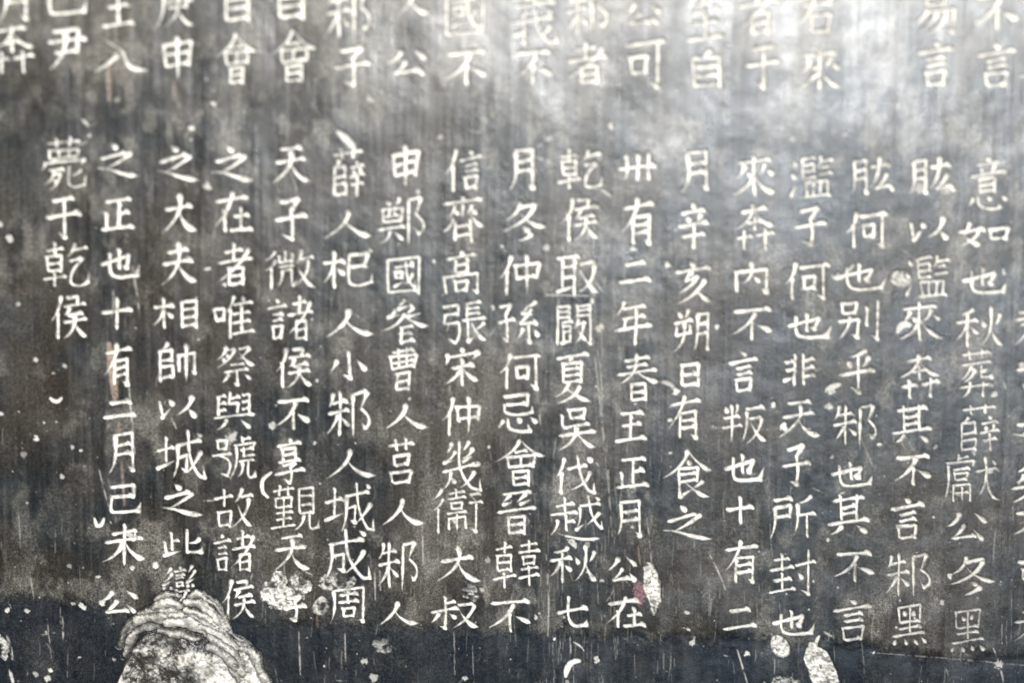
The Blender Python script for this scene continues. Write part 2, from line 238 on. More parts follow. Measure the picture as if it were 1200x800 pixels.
def strokes(ch, box=(0, 0, 100, 100)):
    out = []
    x0, y0, x1, y1 = box
    sx, sy = (x1 - x0) / 100, (y1 - y0) / 100
    for it in G[ch].split(';'):
        it = it.strip()
        if it[0] == '@':
            a = it[1:].split()
            b = [float(v) for v in a[1:5]]
            out += strokes(a[0], (x0 + b[0]*sx, y0 + b[1]*sy, x0 + b[2]*sx, y0 + b[3]*sy))
        else:
            a = it.split()
            out.append((a[0], [(x0 + float(p.split(',')[0])*sx, y0 + float(p.split(',')[1])*sy) for p in a[1:]]))
    return out

def spline(p, n):
    p = np.asarray(p, float)
    if len(p) == 3:
        t = np.linspace(0, 1, n)[:, None]
        # quadratic through the middle point
        c = 2*p[1] - 0.5*(p[0] + p[2])
        return (1-t)**2*p[0] + 2*t*(1-t)*c + t*t*p[2]
    q = np.vstack([2*p[0]-p[1], p, 2*p[-1]-p[-2]])
    out = []
    m = max(3, n // (len(p)-1))
    for i in range(1, len(q)-2):
        t = np.linspace(0, 1, m, endpoint=(i == len(q)-3))[:, None]
        a, b, c, d = q[i-1], q[i], q[i+1], q[i+2]
        out.append(0.5*((2*b) + (c-a)*t + (2*a-5*b+4*c-d)*t*t + (-a+3*b-3*c+d)*t**3))
    return np.vstack(out)

def resample(p, step=0.45):
    p = np.asarray(p, float)
    d = np.hypot(*np.diff(p, axis=0).T)
    L = np.concatenate([[0], np.cumsum(d)])
    n = max(3, int(L[-1]/step))
    u = np.linspace(0, L[-1], n)
    return np.stack([np.interp(u, L, p[:, 0]), np.interp(u, L, p[:, 1])], 1), u, L

# ------------------------------------------------------------------ grid on the stone face
STEP = 0.95                                    # in photograph pixels
GX0, GX1, GY0, GY1 = -42, 1250, -50, 850       # slab coordinates / S
NX = int((GX1-GX0)/STEP)+1; NY = int((GY1-GY0)/STEP)+1
gx = GX0 + np.arange(NX)*STEP; gy = GY0 + np.arange(NY)*STEP
XX, YY = np.meshgrid(gx, gy)
R3 = np.array(rot.to_3x3()); CL = np.array(cam_loc)
def px2slab(pts):
    """photograph pixel -> slab units (x right, y down, same numbers as the pixel near the centre)"""
    pts = np.asarray(pts, float)
    d = np.stack([pts[:, 0]-600, 400-pts[:, 1], -np.full(len(pts), F_PX)], 1) @ R3.T
    t = -CL[1]/d[:, 1]
    w = CL + d*t[:, None]
    return np.stack([w[:, 0]/S + 600, 400 - w[:, 2]/S], 1)

def vnoise(cx, cy, seed, octv=3, gain=0.5):
    r = np.random.default_rng(seed)
    out = np.zeros((NY, NX), np.float32); amp = 1; tot = 0
    for o in range(octv):
        ux = (XX-GX0)/cx; uy = (YY-GY0)/cy
        a = r.random((int(uy.max())+3, int(ux.max())+3)).astype(np.float32)
        ix = ux.astype(int); iy = uy.astype(int)
        fx = ux-ix; fy = uy-iy
        fx = fx*fx*(3-2*fx); fy = fy*fy*(3-2*fy)
        v = (a[iy, ix]*(1-fx)+a[iy, ix+1]*fx)*(1-fy)+(a[iy+1, ix]*(1-fx)+a[iy+1, ix+1]*fx)*fy
        out += amp*v; tot += amp; amp *= gain; cx /= 2.0; cy /= 2.0
    return out/tot
def sst(a, b, x):
    t = np.clip((x-a)/(b-a), 0, 1); return t*t*(3-2*t)

M = np.full((NY, NX), -9.0, np.float32)        # groove field (pixels inside the stroke)
ID = np.zeros((NY, NX), np.int32)
FAC = np.ones((NY, NX), np.float32)
def stamp(field, pts, rad, idv=None, fac=1.0, nib=0.0):
    for (x, y), r in zip(pts, rad):
        cx = (x-GX0)/STEP; cy = (y-GY0)/STEP; w = int(r/STEP)+4
        i0 = max(0, int(cy)-w); i1 = min(NY, int(cy)+w+1); j0 = max(0, int(cx)-w); j1 = min(NX, int(cx)+w+1)
        if i0 >= i1 or j0 >= j1: continue
        dx = XX[i0:i1, j0:j1]-x; dy = YY[i0:i1, j0:j1]-y
        if nib > 0:                            # slanted chisel-like brush tip
            ua = np.abs(dx+dy)*0.7071*(1-0.26*nib); va = np.abs(dy-dx)*0.7071*(1+0.38*nib)
            d = r - (ua**1.35+va**1.35)**(1/1.35)*0.97
        else:
            d = r - np.hypot(dx, dy)
        f = field[i0:i1, j0:j1]
        m = d > f
        f[m] = d[m]
        if idv is not None:
            g = ID[i0:i1, j0:j1]; g[m & (d > -1.3)] = idv
            FAC[i0:i1, j0:j1][m] = fac

def profile(kind, t, u, L, w):
    """half width along the stroke, t = 0..1"""
    if kind == 'h':
        r = 0.74 + 0.26*np.abs(2*t-1)**1.4
        r += 0.62*np.exp(-((t-0.93)/0.07)**2) + 0.10*np.exp(-((t-0.05)/0.05)**2)
        r *= np.clip(0.10 + t*9, 0, 1)*np.clip((1-t)*11+0.05, 0, 1)
    elif kind == 's':
        r = 1.0 + 0.34*np.exp(-((t-0.07)/0.07)**2) + 0.14*t - 0.16*np.sin(math.pi*t)
        r *= np.clip(0.15 + t*12, 0, 1)*np.clip(0.1 + (1-t)*9, 0, 1)
    elif kind == 't':
        r = 1.08 + 0.3*np.exp(-((t-0.06)/0.08)**2); r = r*np.clip((1-t)*2.4+0.08, 0, 1)*np.clip(0.15+t*12, 0, 1)
    elif kind == 'p':
        r = 1.22*(1-t)**0.72 + 0.10 + 0.22*np.exp(-((t-0.07)/0.07)**2)
        r *= np.clip(0.15 + t*12, 0, 1)
    elif kind == 'n':
        r = 0.30 + 1.12*sst(0.0, 0.80, t)**1.15; r = r*np.clip((1-t)*4.6+0.02, 0, 1)**1.15
    elif kind == 'd':
        r = 0.12 + 1.42*sst(0, 0.8, t); r *= np.clip((1-t)*4+0.15, 0, 1)
    elif kind == 'q':
        r = 1.40*(1-t)**0.9 + 0.08; r *= np.clip(0.15 + t*9, 0, 1)
    else:
        r = np.ones_like(t)*0.95
    return r*w

chars = []                                     # (character, column text) for each id
for line in P.strip().split('\n'):
    for tok in line.split('|'):
        a = tok.split()
        chars.append((a[0], [float(v) for v in a[1:5]], float(a[5]) if len(a) > 5 else 1.0))
for k, (ch, (bx0, bx1, by0, by1), fac) in enumerate(chars):
    st = strokes(ch)
    r = np.random.default_rng(100+k)
    st = [(kd, [(x, y-0.055*(x-50)-(0.02*(x-50) if kd == 'h' else 0)) for x, y in ps]) for kd, ps in st]
    allp = np.array([p for _, ps in st for p in ps])
    mn, mx = allp.min(0), allp.max(0)
    nst = len(st)
    w = float(np.interp(nst, [2, 5, 9, 14, 20], [2.35, 2.15, 1.85, 1.60, 1.42]))*(0.95+0.1*r.random())
    pad = w*0.75
    for kind, ps in st:
        q = np.array(ps)
        q = (q-mn)/np.maximum(mx-mn, 1)
        q = q*np.array([bx1-bx0-2*pad, by1-by0-2*pad]) + np.array([bx0+pad, by0+pad])
        q = q + r.normal(0, 0.45, q.shape)
        q = px2slab(q)
        if kind in 'hs t'.replace(' ', ''):
            a, b = q[0], q[-1]; nrm = np.array([-(b-a)[1], (b-a)[0]])
            mid = (a+b)/2 + nrm*(-0.012 if kind == 'h' else r.normal(0, 0.010))
            q = spline([a, mid, b], 20)
        elif kind in 'pn':
            q = spline(q, 30)
            if kind == 'n':                    # flatten the foot of the stroke
                e = q[-1]; L = np.hypot(*(q[-1]-q[0]))
                tt = np.linspace(0, 1, len(q))[:, None]
                q = q + np.array([0, 1.0])*np.sin(np.clip((tt-0.5)*2, 0, 1)*math.pi)*L*0.028
        elif kind == 'c':
            q = np.vstack([spline(q[:-1], 40), q[-1]])
        pts, u, L = resample(q)
        t = u/u[-1]
        rad = profile(kind, t, u, L, w)
        if kind in 'kc':                       # last leg is a hook that runs out to a point
            hook = L[-1]-L[-2]
            rad = rad*np.where(u > u[-1]-hook, 0.12+1.25*(u[-1]-u)/max(hook, 1e-3), 1.0)
            c0 = L[-2]; rad = rad*(1+0.15*np.exp(-((u-c0+1)/2.2)**2))
        if kind in 'kz':
            for c0 in L[1:-1]: rad = rad*(1+0.22*np.exp(-((u-c0)/2.2)**2))
        rad = rad*(1+0.10*np.sin(u*0.35+r.random()*6))*(0.88+0.26*r.random())
        stamp(M, pts, np.maximum(rad, 0.25), k+1, fac, {'h': 1.0, 's': 0.9, 'z': 0.8, 'k': 0.25, 'c': 0.2, 't': 0.6}.get(kind, 0.0))
print('glyphs', len(chars), time.time()-T0)

# ------------------------------------------------------------------ wear: scratches, pits, spalls
n_fine = vnoise(2.6, 2.6, 1, 2); n_mid = vnoise(14, 14, 2, 4); n_big = vnoise(120, 120, 3, 4)
n_str = vnoise(3.0, 70, 4, 3); n_str2 = vnoise(9, 160, 5, 3)
n_ed = vnoise(5, 5, 6, 2)
M += (n_ed-0.5)*1.1*(M > -4)

SC = np.full((NY, NX), -9.0, np.float32)       # pale scratches
PIT = np.full((NY, NX), -9.0, np.float32)
SCA = np.zeros((NY, NX), np.float32)
def mark(pts_px, rad, alpha, store, smooth=True):
    q = px2slab(pts_px)
    if smooth and len(q) > 2: q = spline(q, 30)
    pts, u, L = resample(q, 0.6)
    t = u/u[-1]
    f = np.full((1, 1), 0)
    rr = rad*(0.35+0.65*np.sin(np.clip(t, 0.02, 0.98)*math.pi)**0.5)*(0.8+0.4*rng.random(len(u)))
    for (x, y), r_ in zip(pts, rr):
        cx = (x-GX0)/STEP; cy = (y-GY0)/STEP; w = int(r_/STEP)+2
        i0 = max(0, int(cy)-w); i1 = min(NY, int(cy)+w+1); j0 = max(0, int(cx)-w); j1 = min(NX, int(cx)+w+1)
        if i0 >= i1 or j0 >= j1: continue
        d = sst(-0.8, 0.7, r_-np.hypot(XX[i0:i1, j0:j1]-x, YY[i0:i1, j0:j1]-y))*alpha
        s = store[i0:i1, j0:j1]; np.maximum(s, d, out=s)
scr = np.zeros((NY, NX), np.float32); pit = np.zeros((NY, NX), np.float32); rust = np.zeros((NY, NX), np.float32)
for i in range(900):
    x = rng.uniform(-30, 1240); y = rng.uniform(-40, 840)
    if rng.random() < 0.35: x = rng.normal(700, 60)
    if rng.random() < 0.35: y = rng.uniform(560, 840)
    Ln = rng.gamma(1.6, 11)+4; sl = rng.normal(-0.01, 0.07)
    mark([(x, y), (x+sl*Ln*0.5+rng.normal(0, .5), y+Ln/2), (x+sl*Ln, y+Ln)], rng.uniform(0.15, 0.5), rng.uniform(0.08, 0.34), scr)
for i in range(90):                            # stray oblique nicks
    x = rng.uniform(-30, 1240); y = rng.uniform(100, 840); a = rng.uniform(0, 6.28); Ln = rng.uniform(4, 18)
    mark([(x, y), (x+math.cos(a)*Ln, y+math.sin(a)*Ln)], rng.uniform(0.3, 0.8), rng.uniform(0.2, 0.6), scr)
for q, r_, al in [  # scratches that can be recognised in the photograph
    ([(155, 312), (160, 340), (164, 372)], 0.8, .6), ([(131, 320), (133, 352), (131, 372)], .8, .45), ([(151, 452), (155, 500), (158, 532)], 0.9, .6),
    ([(115, 545), (121, 570), (127, 592)], .7, .5), ([(655, 350), (654, 380), (655, 400)], .7, .5),
    ([(693, 380), (703, 470), (712, 560), (716, 600)], 0.9, .3), ([(698, 400), (704, 440), (706, 490)], .8, .25), ([(706, 500), (712, 540), (714, 600)], .8, .3),
    ([(628, 420), (631, 470), (634, 500)], 1.1, .5), ([(640, 650), (643, 690), (642, 745)], 1.0, .45), ([(668, 735), (669, 765)], .8, .6),
    ([(757, 602), (762, 640), (764, 680)], .8, .35), ([(527, 452), (528, 480)], .7, .5), ([(495, 610), (496, 675)], .8, .4),
    ([(439, 666), (440, 705)], .8, .5), ([(1164, 759), (1170, 775), (1176, 798)], .8, .55), ([(864, 760), (870, 780), (876, 800)], .8, .6),
    ([(672, 752), (680, 757), (684, 762)], .9, .8), ([(832, 650), (842, 670), (850, 690)], .8, .5), ([(698, 330), (705, 340)], .8, .5),
    ([(340, 200), (348, 222), (352, 235)], .8, .3), ([(8, 745), (12, 760), (14, 772)], 1.6, .8), ([(11, 785), (15, 800)], 1.8, .8),
    ([(73, 722), (74, 750)], .9, .7), ([(55, 725), (60, 770)], .7, .4), ([(35, 670), (39, 698)], .8, .45), ([(350, 740), (352, 790)], .8, .5),
    ([(22, 600), (24, 640)], .6, .3), ([(404, 738), (405, 775)], .7, .45), ([(532, 740), (533, 790)], .7, .4), ([(1020, 764), (1110, 771), (1200, 779)], .7, .25),
    ([(620, 180), (640, 165), (655, 155)], 1.4, .35), ([(627, 184), (640, 188), (650, 192)], 1.2, .4), ([(705, 222), (716, 230)], 1.4, .6),
    ([(650, 435), (700, 432)], .6, .25), ([(445, 668), (446, 700)], .7, .4), ([(1000, 480), (1010, 515), (1030, 560)], .8, .2)]:
    mark(q, r_, al, scr, True)
for q, r_, al in [([(127, 74), (128, 95), (129, 118)], 2.6, .6), ([(128, 402), (131, 430), (135, 468)], 4.2, .95), ([(135, 400), (137, 430), (138, 470)], 1.0, .6),
                  ([(204, 96), (205, 108), (205, 118)], 2.0, .45), ([(139, 495), (140, 508)], 2.0, .5), ([(142, 540), (144, 565), (146, 592)], 1.6, .55),
                  ([(748, 640), (750, 660)], 1.2, .5), ([(405, 590), (406, 620)], 1.2, .35), ([(372, 720), (372, 735)], 1.5, .3)]:
    mark(q, r_, al, rust, True)
def pitmark(x, y, r_, al):
    (x, y), = px2slab([(x, y)])
    cx = (x-GX0)/STEP; cy = (y-GY0)/STEP; w = int(r_/STEP)+4
    i0 = max(0, int(cy)-w); i1 = min(NY, int(cy)+w+1); j0 = max(0, int(cx)-w); j1 = min(NX, int(cx)+w+1)
    if i0 >= i1 or j0 >= j1: return
    a = rng.uniform(0, 3.14); e = rng.uniform(0.6, 1.0)
    dx = XX[i0:i1, j0:j1]-x; dy = YY[i0:i1, j0:j1]-y
    u = dx*math.cos(a)+dy*math.sin(a); v = (-dx*math.sin(a)+dy*math.cos(a))/e
    d = sst(-0.7, 0.8, r_-np.hypot(u, v)+(n_fine[i0:i1, j0:j1]-0.5)*r_*1.5)*al
    s = pit[i0:i1, j0:j1]; np.maximum(s, d, out=s)
for i in range(700):
    x = rng.uniform(-30, 1240); y = 840-abs(rng.normal(0, 330))
    pitmark(x, y, rng.gamma(1.3, 0.30)+0.2, rng.uniform(0.08, 0.5))
for x, y, r_, al in [(716, 147, 5, .8), (250, 121, 4, .9), (225, 150, 5, .7), (224, 164, 3, .6), (105, 159, 3, .7), (434, 116, 5, .35), (138, 117, 4, .35), (516, 160, 4, .45),
    (11, 280, 5, .85), (0, 262, 4, .8), (243, 218, 6, .75), (242, 93+0, 2, .5), (243, 375-60, 4, .8), (263, 333, 3, .9), (230, 349, 2.4, .7), (21, 356, 3, .8), (434, 294, 3.5, .6), (490, 225, 4, .8),
    (509, 305, 2.5, .8), (578, 360, 3, .7), (742, 291, 4.5, .7), (782, 309, 4.5, .8), (841, 382, 4, .8), (641, 290, 5, .5), (694, 352, 4, .6), (703, 384, 6, .4), (42, 421, 4, .6), (76, 429, 3.5, .7),
    (63, 437, 2, .7), (1, 484, 4, .8), (43, 513, 4, .8), (85, 523, 4, .7), (95, 527, 2.6, .6), (73, 558, 3.5, .8), (28, 533, 5, .35), (52, 495, 1.6, .7), (66, 494, 1.8, .8), (22, 482, 1.5, .6),
    (182, 662, 4.5, .9), (116, 675, 4, .9), (97, 710, 5.5, .8), (86, 707, 3, .8), (120, 706, 4.5, .8), (31, 750-35, 4, .6), (8, 715, 4, .7), (42, 790, 5, .6), (56, 794, 5, .8), (59, 785, 3, .7), (93, 770, 2.6, .6), (133, 772, 3, .7), (54, 740, 3, .6), (82, 663, 4, .4),
    (369, 518, 2.6, .9), (372, 445, 2.4, .8), (480, 467, 2.2, .8), (417, 519, 2.4, .7), (573, 521-400+402, 2.4, .7), (271, 512, 10, .45), (264, 655-137, 4, .5), (319, 498, 6, .7), (375, 566, 2.2, .8), (572, 656, 5, .5), (565, 690, 4, .6),
    (427, 774, 5, .7), (437, 793, 7, .7), (380, 780, 2, .8), (665, 798, 3, .5), (700, 774, 6, .5), (650, 748, 2.4, .8), (805, 717, 5, .5), (807, 737, 3.4, .6), (812, 752, 5, .7), (822, 693, 1.5, .6),
    (876, 765, 4.5, .85), (792, 458, 5, .85), (745, 473, 2.2, .8), (785, 492, 3, .6), (785, 530, 2.8, .7), (972, 476, 5.5, .7), (974, 457, 7, .5), (919, 500, 7, .95), (907, 474, 5, .7), (1030, 520, 3.6, .75), (975, 535, 3, .6), (1096, 523, 4, .4),
    (1160, 552, 4, .5), (1141, 530, 4, .4), (1078, 207+13, 9, .5), (1110, 220, 9, .55), (983, 324, 5, .5), (1176, 318, 5, .5), (1165, 462, 4.5, .6), (1197, 428, 5, .5), (1197, 90, 4, .5), (990, 157, 4, .4), (928, 162, 5, .35),
    (1072, 634+90, 2, .6), (1113, 674, 4, .6), (970, 632, 3, .5), (1170, 778, 6, .6), (1024, 764, 2, .7), (152, 627, 5, .7), (130, 612, 2, .7), (155, 665, 4, .6), (545, 790+4, 4, .5), (672, 637, 8, .6), (688, 638, 5, .5), (705, 679, 4, .5), (628, 723, 3.4, .7), (632, 718, 2, .7)]:
    pitmark(x, y, r_*0.74, al*(0.45+0.5*rng.random()))
# small crescents and curls
for q, r_, al in [([(59, 466), (66, 470), (72, 466)], 1.8, .9), ([(111, 607), (114, 615), (119, 614), (122, 607)], 1.8, .9), ([(318, 553), (308, 562), (308, 575), (314, 582)], 1.8, .85),
                  ([(152, 628), (157, 632), (158, 624)], 1.4, .8), ([(663, 792), (668, 778), (679, 774)], 3.0, .8), ([(960, 745), (956, 755), (958, 762)], 2.0, .7),
                  ([(97, 160-20), (104, 147)], 1.5, .4), ([(966, 740), (975, 745)], 1.2, .3), ([(776, 447), (786, 450), (790, 456)], 2.2, .3),
                  ([(640, 345), (690, 346)], 1.0, .2), ([(397, 155), (408, 165), (416, 175)], 3.4, .6), ([(970, 455), (978, 452), (984, 450)], 3.0, .5), ([(1000, 310), (985, 325), (975, 322)], 2.0, .4),
                  ([(1052, 388), (1058, 380), (1066, 380)], 3.2, .5)]:
    mark(q, r_, al, pit, True)

scr *= sst(0.25, 0.62, vnoise(3, 7, 61, 2))*0.85
# spalled, pale granular patches (each its own part)
spall = np.full((NY, NX), -9.0, np.float32); SID = np.zeros((NY, NX), np.int32)
patches = [(1056, 326, 13.5, 9.5, 5, 0.5), (964, 785, 16, 36, -26, 1), (914, 757, 10.5, 14.5, -32, .9), (764, 686, 9, 31, -9, .85), (336, 690, 27, 20, -18, .85), (396, 681, 20, 13, 5, .6), (378, 710, 10, 9, 0, .55),
           (445, 757, 18, 9, 0, .30), (545, 690, 17, 8, 35, .25), (1, 757, 7, 14, -20, .6), (920, 800, 16, 8, 0, .4)]
NC = len(chars)
for i, (x, y, a, b, ang, al) in enumerate(patches):
    (x, y), = px2slab([(x, y)]); c, s = math.cos(math.radians(ang)), math.sin(math.radians(ang))
    dx, dy = XX-x, YY-y
    rr = np.hypot((dx*c+dy*s)/a, (-dx*s+dy*c)/b)
    irr = 0.28 if i in (0, 1, 2) else (0.6 if i == 3 else 0.9)
    d = (1-rr)*min(a, b) + (n_mid-0.5)*irr*2.2*min(a, b)*0.6 + (n_ed-0.5)*3*irr
    m = d > spall; spall[m] = d[m]; SID[m & (d > -1.5)] = i+1
patch_al = np.array([0]+[p[5] for p in patches], np.float32)
SP = sst(-0.6, 1.2, spall)*patch_al[SID]
SP *= np.where(SID > 4, sst(0.40, 0.56, n_mid*0.5+n_ed*0.5), 0.75+0.5*sst(0.3, 0.6, n_fine))
SP = np.clip(SP, 0, 1)*np.where(M > -0.5, 0.3, 1)
(px_, py_), = px2slab([(749, 696)])
pink = sst(0, 0.35, 1-np.hypot((XX-px_)/8.5, (YY-py_)/16)+(n_mid-0.5)*1.4+(n_fine-0.5)*0.9)

# the broken corner: shell-like flakes around a crumbling core
(cx, cy), = px2slab([(222, 845)])
n_c1 = vnoise(30, 30, 41, 3); n_c2 = vnoise(11, 11, 42, 4, 0.65)
core_in = 1-((np.abs(XX-cx)/np.where(XX < cx, 86, 92))**2.6+(np.abs(YY-cy)/116)**2.6)**(1/2.6) + (n_c1-0.5)*0.16
FLK = [  # flake ridges: points, half width, height (mm), paleness
    ([(140, 756), (146, 738), (158, 724)], 3.0, 0.3, .35), ([(146, 768), (153, 748), (166, 737), (184, 734)], 4.2, 0.8, .7), ([(150, 742), (160, 730), (168, 727)], 2.5, 0.4, .4),
    ([(182, 704), (194, 698), (209, 699)], 3.6, 0.5, .6), ([(178, 714), (192, 707), (210, 711)], 6.0, 1.3, .85),
    ([(222, 699), (232, 697), (241, 704)], 3.6, 0.5, .85), ([(238, 695), (252, 705), (262, 722), (270, 742)], 2.2, 0.3, .55), ([(244, 703), (256, 714), (264, 732), (268, 744)], 2.2, 0.5, .5),
    ([(232, 703), (246, 712), (257, 726), (267, 744)], 2.6, 0.8, .8), ([(217, 706), (233, 708), (249, 722), (262, 742)], 4.4, 1.4, .9), ([(219, 715), (238, 722), (254, 735), (266, 748)], 4.8, 1.9, .92),
    ([(268, 742), (284, 753), (300, 764)], 2.4, 0.3, .45), ([(268, 750), (284, 758), (296, 768), (306, 786)], 3.0, 0.6, .6),
    ([(163, 720), (182, 716), (206, 718), (222, 722)], 4.5, 1.8, .6), ([(160, 727), (178, 722), (198, 726), (206, 731)], 6.5, 2.0, .8), ([(200, 720), (224, 723), (246, 733), (262, 744)], 4.5, 2.0, .75), ([(196, 728), (220, 729), (240, 738), (252, 747)], 6.5, 2.4, .95), ([(236, 734), (256, 744), (274, 758), (284, 776)], 5.0, 2.3, .85), ([(246, 746), (262, 756), (275, 769), (284, 788)], 5.5, 2.1, .8), ([(262, 768), (272, 782), (280, 800)], 4.0, 1.8, .5),
    ([(282, 760), (296, 766), (304, 784), (314, 802)], 5.0, 1.4, .75), ([(244, 757), (262, 766), (276, 782)], 5.5, 1.9, .6), ([(186, 738), (206, 742), (232, 748)], 4.0, 1.6, .6)]
FH = np.full((NY, NX), -9.0, np.float32); FP = np.zeros((NY, NX), np.float32); FD = np.full((NY, NX), -99.0, np.float32)
wx, wy = (n_c2-0.5)*6, (vnoise(11, 11, 43, 4, 0.7)-0.5)*6
for q, r_, hh, pl in FLK:
    q, u, L = resample(spline(px2slab(q), 30), 0.7); t = u/u[-1]
    rr = r_*1.12*(0.55+0.45*np.sin(np.clip(t*0.9+0.06, 0, 1)*math.pi)**0.6)*(1+0.18*np.sin(u*0.22+r_*7))
    x0, x1, y0, y1 = q[:, 0].min()-20, q[:, 0].max()+20, q[:, 1].min()-20, q[:, 1].max()+20
    j0, j1 = int((x0-GX0)/STEP), int((x1-GX0)/STEP); i0, i1 = int((y0-GY0)/STEP), min(NY, int((y1-GY0)/STEP))
    X_, Y_ = XX[i0:i1, j0:j1]+wx[i0:i1, j0:j1], YY[i0:i1, j0:j1]+wy[i0:i1, j0:j1]
    best = np.full(X_.shape, -9.0); bd_ = np.full(X_.shape, -99.0)
    for (a_, b_), w_ in zip(q, rr):
        d = np.hypot(X_-a_, Y_-b_)
        best = np.maximum(best, 1-(d/w_)**2); bd_ = np.maximum(bd_, w_-d)
    h_ = hh*1.3 - 1.4 + 0.46*min(r_, 4.0)*1.35*np.clip(best, 0, 1)**0.6 + 1.0*sst(0, 0.3, best); on = best > 0
    f = FH[i0:i1, j0:j1]; p_ = FP[i0:i1, j0:j1]
    m = on; f[m] = h_[m]; p_[m] = (pl*sst(0.02, 0.42, best))[m]
    np.maximum(FD[i0:i1, j0:j1], bd_, out=FD[i0:i1, j0:j1])
rho_f = np.hypot((XX-cx)/92, (YY-cy)/143)
onf = FH > -5
inside = np.maximum(sst(-3.5, 1.5, FD), sst(-0.03, 0.02, core_in))
chipmask = sst(0.15, 0.8, inside)
core = sst(0.0, 0.05, core_in)*(~onf)
rough = (vnoise(10, 10, 31, 4, 0.62)-0.5)
crest = vnoise(5, 5, 33, 2)
splin = sst(0.10, 0.0, np.abs(np.sin((rho_f)*58+(n_c2-0.5)*9)))*sst(0.45, 0.6, n_c1)
chipH = np.where(onf, -splin*0.5+FH-2.2+rough*1.2+(crest-0.5)*0.8+(n_fine-0.5)*0.5, np.where(core > 0.2, 0.2+rough*4.5+(n_c1-0.5)*9, -3.4))
chip_pale_f = np.where(onf, (1-0.75*splin)*FP*(0.12+0.95*n_c2)*(0.40+0.75*crest)*(0.6+0.6*n_fine), 0.03)
chip_core = 0.66*np.clip(0.10+1.5*(n_c2-0.46)+1.1*(n_fine-0.5)+1.9*(n_c1-0.45)+0.35*sst(190, 280, XX)*sst(730, 780, YY), 0.03, 1)
chip_pale = np.clip(chip_pale_f*(1-core)+core*chip_core, 0.02, 1)

# ------------------------------------------------------------------ height (millimetres) and material masks
H = np.zeros((NY, NX), np.float32)
bd = np.minimum(np.minimum(XX-GX0, GX1-XX), np.minimum(YY-GY0, GY1-YY))
fade = sst(2, 26, bd)
H += (n_big-0.5)*1.2 + (vnoise(62, 95, 81, 2)-0.5)*0.75 + (n_mid-0.5)*0.24 + (n_str-0.5)*0.10 + (n_str2-0.5)*0.16
groove = np.clip(M, 0, 9)
H -= (0.46*0.95*groove)*FAC*(0.85+0.3*n_mid)
H -= scr*0.12 + pit*0.45 + np.clip(rust, 0, 1)*0.15
H -= sst(0.05, 0.5, SP)*(0.8+(n_mid-0.5)*2.4+(n_fine-0.5)*0.7)
n_bl_e = vnoise(40, 12, 91, 3)
# lower border: stone falls away a little below the last row
lx = np.array([-60, 60, 160, 320, 560, 700, 900, 1260.]); ly = np.array([700, 712, 730, 738, 742, 744, 750, 772.])
edge_y = np.interp(XX, lx, ly) + (n_mid-0.5)*22+(n_bl_e-0.5)*10
below = sst(-6, 8, YY-edge_y)
H -= sst(-10, 12, YY-edge_y)*0.45
H = H*(1-chipmask) + (chipH)*chipmask
H *= fade
H /= 1000.0

pale = np.clip(0.58*sst(-0.15, 0.65, M)+0.42*sst(0.2, 1.7, M), 0, 1)*np.where(FAC < 1, FAC**0.6, 1.0)
pale *= 1-0.24*sst(820, 1080, XX)*sst(250, 420, YY)*(0.55+0.9*n_mid)
pale *= 1-0.55*sst(0.48, 0.68, n_ed)*sst(0.40, 0.58, n_mid)
pale *= 0.80+0.40*vnoise(18, 18, 71, 2)
pale *= 1-0.25*sst(560, 700, YY)*sst(600, 800, XX)

pale = np.maximum(pale, scr*0.75); pale = np.maximum(pale, pit*0.95); pale = np.maximum(pale, SP*np.clip(0.60+np.where(SID < 5, 0.45, 0.9)*(0.7*(n_fine-0.5)+1.0*(n_ed-0.5)+1.0*(n_mid-0.5)), 0.05, 1)*(1-0.7*sst(0.64, 0.72, n_ed)))
chip_pale = chip_pale*chipmask
pale = pale*(1-chipmask) + chip_pale
pale = np.clip(pale, 0, 1).astype(np.float32)*fade
n_bl = vnoise(60, 90, 51, 4, 0.6); n_bl2 = vnoise(22, 34, 52, 3, 0.6)
n_bl3 = vnoise(7, 9, 53, 2)
dust_glare = sst(0.50, 0.66, n_bl)*0.8*(0.4+n_bl2) + sst(0.52, 0.68, n_bl2)*0.9*(0.5+n_bl3) + sst(0.52, 0.75, n_str2)*0.32 + sst(0.62, 0.82, n_bl3)*0.45*sst(0.4, 0.55, n_bl2)
# upper row: ink worn thin, plus overexposed light painted in as long vertical streaks
dust_glare += sst(150, 20, YY)*(0.35+0.9*sst(0.40, 0.66, n_str2)+0.5*sst(0.45, 0.6, n_bl))
dust_glare += np.exp(-((XX-690)/26)**2)*sst(300, 420, YY)*sst(640, 560, YY)*0.5*sst(0.35, 0.6, n_str)
dust_glare *= 1-0.28*sst(120, 320, YY)
dust_glare *= 0.35+1.15*sst(0.36, 0.62, vnoise(85, 70, 95, 4, 0.6))
dust_glare = np.clip(dust_glare*1.1, 0, 1.9)
# less of this pale tone below the lower border, with sparse pale mottling
dust_glare = dust_glare*(1-0.35*below) + below*sst(0.55, 0.72, n_mid)*0.9*sst(0.45, 0.55, n_bl)*n_fine
warm = np.clip(rust + 0, 0, 1)
ink = sst(-8, 12, YY-edge_y+(n_ed-0.5)*14)*(0.9+0.5*(n_mid-0.4))*(1-chipmask)
ink = np.clip(ink, 0, 1)

IDF = ID.copy(); IDF[M < -1.2] = 0
IDF[(SID > 0) & (spall > -1.2)] = 0
SIDv = np.where(spall > -1.2, SID, 0)
V = np.where(SIDv > 0, NC+SIDv, IDF)
V = np.where(inside > 0.02, NC+len(patches)+1, V)
V[bd < 4] = 0
def fmax(a): return np.maximum(np.maximum(a[:-1, :-1], a[1:, :-1]), np.maximum(a[:-1, 1:], a[1:, 1:]))
FID = fmax(V)
print('fields', time.time()-T0)

